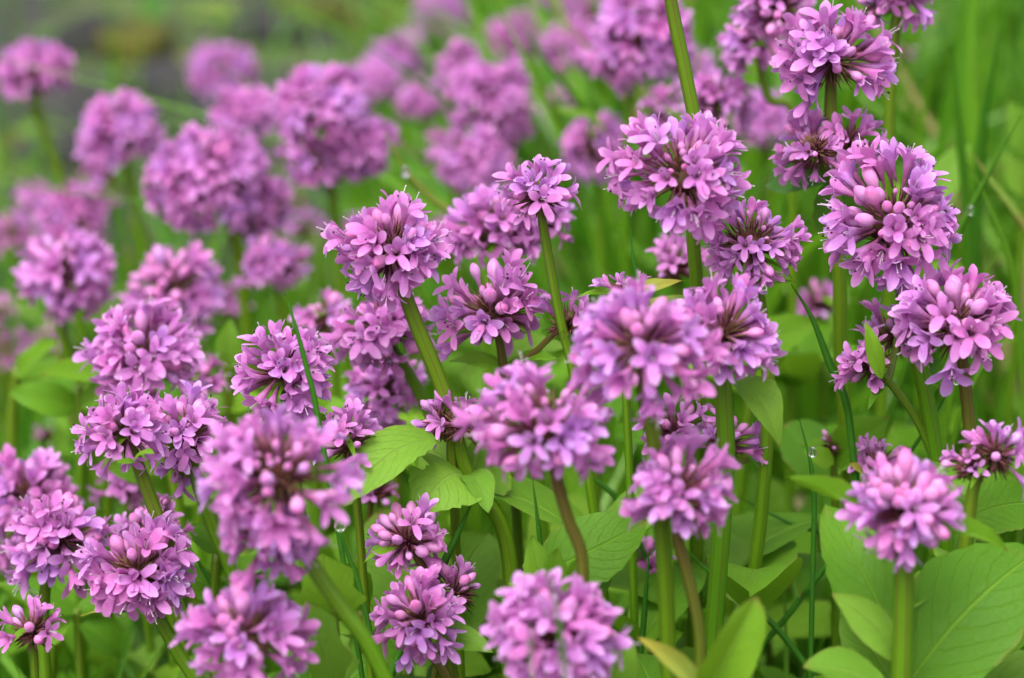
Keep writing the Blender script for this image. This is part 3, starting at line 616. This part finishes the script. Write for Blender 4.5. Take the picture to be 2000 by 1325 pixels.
for lab_, spots in FARS:
    for c_, k_, w_ in spots:
        plant(lab_, k_, [c_, (c_[0]+10, c_[1]+80), (c_[0]+18, c_[1]+180)], [H(c=c_, w=w_, face=14, buds=10)], r=1.0)

# ------------------------------------------------------------------ leafy shoots without flowers
SH = [0]
def shoot(label, k, pts, leaves, r=1.1):
    return plant_like('leafy_shoot', label, k, pts, leaves, r)
def plant_like(name, label, k, pts, leaves, r):
    o = plant(label, k, pts, [], leaves, r, auto=True); o.name = name; o['category'] = 'leafy plant'; o['group'] = 'leafy shoots without flowers'; return o
shoot('shoot with one large veined oval leaf above a tuft of toothed young leaves', .98, [(1070, 1120), (1072, 1180), (1075, 1280)],
      [Lf(b=(1062, 1118), t=(1262, 1018), w=150, m='n', kb=.01, kt=.02, up=.45, blunt=.62, arch=.07, fold=.1), Lf(b=(1072, 1180), t=(1040, 1045), w=70, m='y', up=.2, teeth=.06, kt=.0, kb=-.01, lobes=.2), Lf(b=(1074, 1180), t=(1090, 1070), w=70, m='y', up=.2, teeth=.06, kt=-.02, kb=-.02, lobes=.2),
       Lf(b=(1072, 1185), t=(992, 1140), w=70, m='y', up=.5, lobes=.25), Lf(b=(1076, 1190), t=(1130, 1090), w=60, m='y', up=.3, lobes=.25, kt=-.01), Lf(b=(1080, 1200), t=(1195, 1120), w=90, m='n', up=.5, kt=.02)])
shoot('shoot of bright lobed rounded leaves beneath the elongated head', .96, [(650, 1180), (655, 1260), (660, 1350)],
      [Lf(b=(655, 1215), t=(632, 1082), w=150, m='y', up=.15, lobes=.28, blunt=.5), Lf(b=(650, 1345), t=(600, 1175), w=110, m='p', up=.15, lobes=.3, blunt=.5, kb=-.01, kt=-.01), Lf(b=(655, 1345), t=(635, 1230), w=120, m='p', up=.15, lobes=.3, blunt=.5, kb=.01, kt=.02)])
shoot('shoot with a broad pale leaf lying behind the half-budded cluster', 1.07, [(850, 1240), (852, 1300), (855, 1380)],
      [Lf(b=(850, 1250), t=(735, 1000), w=190, m='p', up=.3, kt=.04, blunt=.6), Lf(b=(852, 1255), t=(955, 1040), w=170, m='p', up=.3, kt=.04, kb=.01, blunt=.6), Lf(b=(852, 1290), t=(760, 1260), w=80, m='p', up=.6), Lf(b=(852, 1300), t=(960, 1310), w=80, m='y', up=.6)])
shoot('shoot with one folded tongue-shaped leaf standing by a curved red-brown stem', .89, [(1385, 1330), (1385, 1400)], [Lf(b=(1378, 1340), t=(1478, 1165), w=120, m='y', up=.2, fold=.35, blunt=.55, sd=.4), Lf(b=(1375, 1345), t=(1245, 1245), w=50, m='w', up=.3, fold=.5)])
shoot('shoot with a rounded pale leaf under the dense spiky head', .92, [(1200, 1330), (1200, 1400)], [Lf(b=(1195, 1345), t=(1230, 1248), w=80, m='p', up=.2, blunt=.55)])
shoot('soft leafy shoot low under the dusky heads', 1.13, [(150, 1190), (155, 1260), (160, 1350)], [Lf(b=(150, 1200), t=(-10, 1140), w=70, m='n', up=.6), Lf(b=(150, 1215), t=(235, 1290), w=80, m='n', up=.7, arch=.15), Lf(b=(150, 1200), t=(60, 1280), w=70, m='y', up=.6), Lf(b=(152, 1200), t=(270, 1150), w=60, m='n', up=.6, kt=.02)])
shoot('pale shoot with a rounded leaf by the magenta pair', 1.2, [(440, 700), (445, 780), (450, 900)], [Lf(b=(444, 720), t=(448, 622), w=56, m='p', up=.1), Lf(b=(446, 800), t=(380, 790), w=50, m='p'), Lf(b=(446, 800), t=(520, 780), w=50, m='y')])
shoot('tall pale shoot with broad leaves in the long grass by the large round head', 1.28, [(1800, 430), (1800, 520), (1800, 640)], [Lf(b=(1800, 440), t=(1895, 275), w=70, m='p', up=.2, kt=.02), Lf(b=(1800, 460), t=(1740, 350), w=50, m='p', up=.2), Lf(b=(1800, 560), t=(1880, 520), w=60, m='p')])
shoot('shoot with a broad pale leaf at the edge of the tall grass', 1.3, [(2010, 300), (2000, 420), (1990, 560)], [Lf(b=(2012, 300), t=(1965, 200), w=70, m='p', up=.2), Lf(b=(2005, 380), t=(1960, 300), w=60, m='p', up=.3)])
rs = random.Random(5); USED = {}
NICKS = [(800, 700, 'thick arched stem'), (1060, 520, 'slim ribbed stem'), (1365, 800, 'seedy lower whorl'), (1620, 300, 'broken spike'), (1780, 560, 'large round head'), (1865, 720, 'lopsided head on a reddish stem'),
         (1690, 760, 'bracted side cluster'), (1490, 700, 'sparse seeding head'), (1415, 900, 'rose-pink head'), (1260, 780, 'round soft pink head'), (1070, 940, 'loose head with maroon stalks'), (560, 1050, 'elongated head'),
         (1340, 1080, 'flat-topped head'), (1765, 1150, 'budded head'), (280, 1200, 'crisp dense head'), (260, 930, 'small pale head with yellow-green bract'), (380, 950, 'magenta head of few florets'), (480, 1300, 'pale lilac head'),
         (1085, 1300, 'dense spiky head'), (800, 1100, 'half-budded cluster'), (830, 1270, 'dark-anthered head'), (560, 800, 'head crossed by a grass blade'), (970, 700, 'leafy bract collar'), (120, 1150, 'dusky head with dark heart'),
         (60, 1250, 'tiny sparse cluster'), (1930, 950, 'clusters in a leaf axil'), (720, 900, 'broad drooping leaf'), (1640, 900, 'nested bud cluster'), (290, 800, 'spiky-rimmed rounded head'), (140, 700, 'soft long-stemmed head'), (350, 680, 'flattened head packed with buds'), (1960, 1150, 'huge oval leaf')]
for i in range(46):
    px, py = rs.uniform(-60, 2060), rs.uniform(640, 1380); k_ = rs.uniform(1.12, 1.5)
    if py > 1000: k_ = rs.uniform(1.05, 1.3)
    lv = []
    for j in range(rs.randint(3, 5)):
        a = rs.uniform(-.2, 3.3); L = rs.uniform(70, 150); y0 = py + rs.uniform(0, 90)
        lv.append(Lf(b=(px, y0), t=(px+L*math.cos(a), y0-L*math.sin(a)*.8), w=L*rs.uniform(.4, .6), m=rs.choice('nnpyy'), kt=rs.uniform(-.03, .05), up=rs.uniform(.2, .7), blunt=.65, nl=12, nw=3))
    nick = min(NICKS, key=lambda q: math.hypot(q[0]-px, (q[1]-py)*1.2) if q[2] not in USED.get(len(lv), ()) else 1e9)[2]; USED.setdefault(len(lv), set()).add(nick)
    shoot('flowerless shoot with %s leaves low behind the %s' % ({3: 'three', 4: 'four', 5: 'five'}[len(lv)], nick), k_, [(px, py), (px+rs.uniform(-10, 10), py+90), (px+rs.uniform(-15, 15), py+200)], lv, rs.uniform(.9, 1.5))

# ------------------------------------------------------------------ single grass blades one can pick out
def blade(label, k, pts, w_, mat=None, dk=0.0):
    P = [at(x, y, k + dk*i) for i, (x, y) in enumerate(pts)]
    P = [P[0]] + [on_plane(x, y, P[0]) for x, y in pts[1:]]
    low = P[-1]; dr = (P[-1]-P[-2]).normalized(); rx = dr.x/max(.35, -dr.z); x, y, z = low; st = z/4
    for i in range(4):
        rx *= .75; z -= st; x += rx*st; P.append(V((x, y+.003*i, z)))
    P[-1].z = gz(x, y)-.004
    base = V((P[-1].x, P[-1].y, gz(P[-1].x, P[-1].y))); Q = spline([p-base for p in P], 7); n = len(Q); hw = px2m(w_, k)/2
    vs, fs = [], []
    for i, p in enumerate(Q):
        t = (Q[min(i+1, n-1)]-Q[max(i-1, 0)]).normalized(); sd_ = t.cross(TOCAM).normalized(); nn_ = sd_.cross(t)
        q = hw*min(1, .12+i/(n*.25))
        vs += [p-sd_*q+nn_*q*.35, p-nn_*q*.25, p+sd_*q+nn_*q*.35, p+nn_*q*.12]
    for i in range(n-1):
        for j in range(4): fs.append((i*4+j, i*4+(j+1) % 4, i*4+4+(j+1) % 4, i*4+4+j))
    fs += [(0, 1, 2, 3), tuple(range(4*n-4, 4*n))[::-1]]
    o = mesh_obj('grass_blade', make_mesh('grass_blade', vs, fs, [mat or M_BLADE])); o.location = base
    return tag(o, label, 'grass', 'single grass blades')
blade('thin dark grass blade standing upright before the bright pink head', .96, [(556, 572), (578, 640), (602, 730), (622, 820)], 11)
blade('grass blade carrying a hanging water drop beside the elongated head', .97, [(655, 975), (672, 1060), (700, 1140), (722, 1230), (740, 1330)], 11)
blade('stiff dark grass blade slanting behind the clasping chewed leaves', 1.01, [(925, 975), (895, 1040), (845, 1145), (800, 1230)], 16)
blade('thin dark grass blade hanging below the loose maroon-stalked head', .97, [(1040, 935), (1048, 1000), (1056, 1075), (1060, 1170)], 10)
blade('slim dark grass blade bowing from the seeding head towards thick stems', 1.02, [(1545, 555), (1585, 620), (1620, 710), (1650, 780), (1665, 880)], 15)
blade('fine grass blade rising in front of the yellowing bract', .97, [(1228, 420), (1236, 500), (1250, 575), (1262, 680)], 8)
blade('dark grass blade beaded with dew by the nested bud cluster', 1.0, [(1560, 815), (1582, 900), (1590, 980), (1588, 1080)], 11)
blade('long dark grass blade crossing behind the flat-topped head down to the lower leaves', 1.05, [(1330, 1065), (1400, 1130), (1490, 1200), (1580, 1310)], 13)
blade('long dark grass blade leaning up towards the folded green bract', 1.04, [(1900, 690), (1780, 880), (1640, 1070), (1540, 1200), (1470, 1290)], 13)
blade('arched grass blade reaching over the budded stems into deep green', 1.08, [(1440, 970), (1540, 1020), (1650, 1060), (1700, 1140)], 11)
blade('soft thin grass blade crossing the dense spiky head', .78, [(1060, 1080), (1085, 1180), (1105, 1330)], 12)
blade('short soft grass blade beside the one crossing the dense spiky head', .79, [(1038, 1200), (1036, 1260), (1040, 1340)], 9)
blade('grass blade crossing the small dim magenta sprig', 1.02, [(1268, 1070), (1262, 1150), (1255, 1240), (1245, 1330)], 12)
blade('thin grass blade at the foot of the rounded pale leaf', .95, [(1212, 1240), (1205, 1290), (1195, 1345)], 9)
blade('slender soft grass stalk slanting with a dew drop behind the large leaning head', 1.22, [(745, 245), (790, 330), (840, 385), (890, 425), (930, 500)], 13, M_LEAF_PALE)
blade('pale soft grass blade beside the soft long-stemmed head', 1.2, [(108, 660), (122, 730), (145, 820), (165, 930)], 20, M_LEAF_PALE)
blade('dry straw-coloured blade slanting through the tall grass', 1.2, [(1895, 295), (1940, 360), (1985, 420), (2030, 500)], 18, M_LEAF_YELLOW)
blade('curved dark grass blade by the crisp dense head', 1.06, [(372, 1070), (395, 1110), (420, 1150), (440, 1220)], 11)
blade('thin grass blade running out below the paler stem', 1.08, [(1120, 905), (1160, 935), (1205, 975), (1240, 1040)], 11)

for i_, (a_, k_, w_) in enumerate([([(1995, 225), (1920, 360), (1850, 500), (1780, 680)], 1.12, 15), ([(1880, 300), (1930, 400), (1975, 520), (1990, 640)], 1.16, 14), ([(1960, 470), (1900, 600), (1860, 760), (1840, 900)], 1.14, 13),
                                   ([(1990, 620), (1930, 700), (1880, 800), (1850, 920)], 1.1, 13), ([(1955, 60), (1925, 200), (1910, 350), (1905, 520)], 1.25, 22), ([(1860, 90), (1870, 220), (1885, 380), (1895, 560)], 1.22, 20)]):
    blade(('long soft blade slanting across the tall grass', 'soft bowed blade with dew in the tall grass', 'soft slanting blade beside the lopsided head', 'short slanting blade close to the lopsided head', 'wide upright soft blade in the tall grass', 'broad upright blade standing beside the large round head')[i_], k_, a_, w_, M_GRASS)
# ------------------------------------------------------------------ dew drops
kk = NT('water'); kk.p.inputs['Base Color'].default_value = (1, 1, 1, 1); kk.p.inputs['Transmission Weight'].default_value = 1; kk.p.inputs['Roughness'].default_value = 0; kk.p.inputs['IOR'].default_value = 1.33
M_WATER = kk.m
def drop(label, px, py, k, w_):
    r_ = px2m(w_, k)/2; vs, fs = [], []; n, m = 14, 10
    for i in range(m+1):
        th = math.pi*(i+.02)/(m+.04); q = math.sin(th)*(1-.25*max(0, math.cos(th)))
        for j in range(n): vs.append((r_*q*math.cos(6.2832*j/n), r_*q*math.sin(6.2832*j/n), r_*1.2*math.cos(th)*(1.15 if th < 1.57 else 1)))
    for i in range(m):
        for j in range(n): fs.append((i*n+j, (i+1)*n+j, (i+1)*n+(j+1) % n, i*n+(j+1) % n))
    fs += [tuple(range(n)), tuple(range(m*n, m*n+n))[::-1]]
    o = mesh_obj('water_drop', make_mesh('water_drop', vs, fs, [M_WATER])); o.location = at(px, py, k)
    tag(o, label, 'water drop', 'dew drops')
drop('clear water drop hanging from a grass blade beside the elongated head', 664, 1026, .966, 24)
drop('small clear drop on a dewy dark grass blade by the nested bud cluster', 1587, 884, .995, 18)
drop('tiny clear drop on a soft slender grass stalk', 792, 336, 1.21, 18)
drop('small bead of water on a grass blade in the deep green by a folded bract', 1868, 745, 1.03, 13)

# ------------------------------------------------------------------ grass sward, litter and stones
def sward(name, label, n, area, hmin, hmax, w0, w1, seed, mat, lean=.35, keep=None):
    g = np.random.default_rng(seed); vs, fs = [], []; c = 0
    for i in range(n):
        y = g.uniform(*area[2:]); x = g.uniform(area[0], area[1])*(y if area[0] < -.0001 or True else 1)
        if keep and not keep(x, y, g): continue
        h = g.uniform(hmin, hmax); ww = g.uniform(w0, w1)/2; a = g.uniform(0, 6.283); b = g.uniform(0, 6.283); le = abs(g.normal(0, lean))*h
        sx, sy = math.cos(a)*ww, math.sin(a)*ww; lx, ly = math.cos(b)*le, math.sin(b)*le; z = gz(x, y)-.004
        for t, q in ((0, .7), (.35, 1), (.7, .75)):
            for s_ in (-1, 1): vs.append((x+sx*q*s_+lx*t*t, y+sy*q*s_+ly*t*t, z+h*t*(1-.12*t*le/h)))
        vs.append((x+lx, y+ly, z+h*(1-.2*le/h)))
        fs += [(c, c+1, c+3, c+2), (c+2, c+3, c+5, c+4), (c+4, c+5, c+6)]; c += 7
    o = mesh_obj(name, make_mesh(name, vs, fs, [mat])); tag(o, label, 'grass', None, 'stuff'); return o
def kp(x, y, g):
    u = x/y                                     # -.2 .. .2 across the view
    earth = (u < -.045+.03*math.sin(y*9)) and y > 1.02
    return g.random() < (.03 if earth else 1)
sward('grass', 'mass of green meadow grass growing between the flower stems', 9000, (-.27, .27, .45, 2.3), .05, .15, .0018, .0042, 3, M_GRASS, .35, kp)
sward('tall_grass', 'tall bright green grass standing behind the broken spike', 1500, (.03, .3, .7, 1.7), .14, .27, .003, .0075, 4, M_GRASS, .5)
sward('short_turf', 'short turf spreading away over the far ground', 9000, (-.6, .6, 1.6, 5.0), .02, .07, .003, .007, 8, M_GRASS, .6, lambda x, y, g: (x/y > -.05) or g.random() < .03)
def stone(label, px, py, w_, seed, mat):
    P = on_ground(px, py); k_ = (P-CAM).dot(FWD)/D0; R = px2m(w_, k_)/2; r = random.Random(seed); vs, fs = [], []; n, m = 12, 8
    a, b, c = r.uniform(0, 6), r.uniform(0, 6), r.uniform(0, 6)
    for i in range(m+1):
        th = math.pi*(i+.05)/(m+.1)
        for j in range(n):
            ph = 6.2832*j/n; q = R*(1+.18*math.sin(2*ph+a)+.12*math.sin(3*ph+b+th*2)+.07*math.sin(5*th+c)+r.uniform(-.05, .05))
            vs.append((q*math.sin(th)*math.cos(ph), q*math.sin(th)*math.sin(ph)*.8, q*.55*math.cos(th)))
    for i in range(m):
        for j in range(n): fs.append((i*n+j, (i+1)*n+j, (i+1)*n+(j+1) % n, i*n+(j+1) % n))
    fs += [tuple(range(n)), tuple(range(m*n, m*n+n))[::-1]]
    o = mesh_obj('stone', make_mesh('stone', vs, fs, [mat])); o.location = (P.x, P.y, gz(P.x, P.y)+R*.15); tag(o, label, 'stone', 'stones on the dark earth')
M_ROCK = simple('rock', (.012, .012, .014), .85, .3, 0, (.04, .038, .038), 60)
M_MOSSROCK = simple('mossy_rock', (.035, .045, .010), .9, .2, 0, (.10, .09, .015), 50)
for i, (px, py, w_) in enumerate([(330, 190, 190), (120, 300, 160), (190, 95, 180), (420, 260, 180), (30, 390, 120), (520, 90, 150)]):
    stone('dark grey stone half sunk in the earth behind the flowers', px, py, w_, 50+i, M_ROCK)
for i, (px, py, w_) in enumerate([(270, 110, 170), (30, 290, 120), (790, 60, 220), (620, 40, 160)]):
    stone('mossy yellow-green stone on the bare ground beyond the meadow', px, py, w_, 70+i, M_MOSSROCK)
rs = random.Random(9)
for i in range(18):
    px, py = rs.uniform(-40, 520), rs.uniform(20, 420); P = on_ground(px, py); a = rs.uniform(0, 6.28); L = rs.uniform(.015, .045); q = i % 3
    dd = V((math.cos(a), math.sin(a), rs.uniform(.05, .4)))
    o = mesh_obj('fallen_leaf', leaf_mesh(V((0, 0, 0)), dd*L, L*rs.uniform(.3, .6), V((0, 0, 1)), nl=8, nw=2, seed=i, mat=(M_LEAF_YELLOW, M_LEAF_PALE, M_LEAF_DEEP)[q])); o.location = (P.x, P.y, gz(P.x, P.y)+.002)
    tag(o, ('loose yellowed leaf', 'loose pale green leaf', 'loose dark green leaf')[q] + ' lying on the dark earth behind the flowers', 'leaf', 'loose leaves on the earth')
P0_ = at(1995, 225, 1.12)
for lab_, (x_, y_) in (('soft bead of dew high on the long soft slanting blade', (1895, 412)), ('soft bead of dew low on the long soft slanting blade', (1822, 570))):
    q_ = on_plane(x_, y_, P0_); drop(lab_, x_, y_, (q_-CAM).dot(FWD)/D0 - .004, 16)
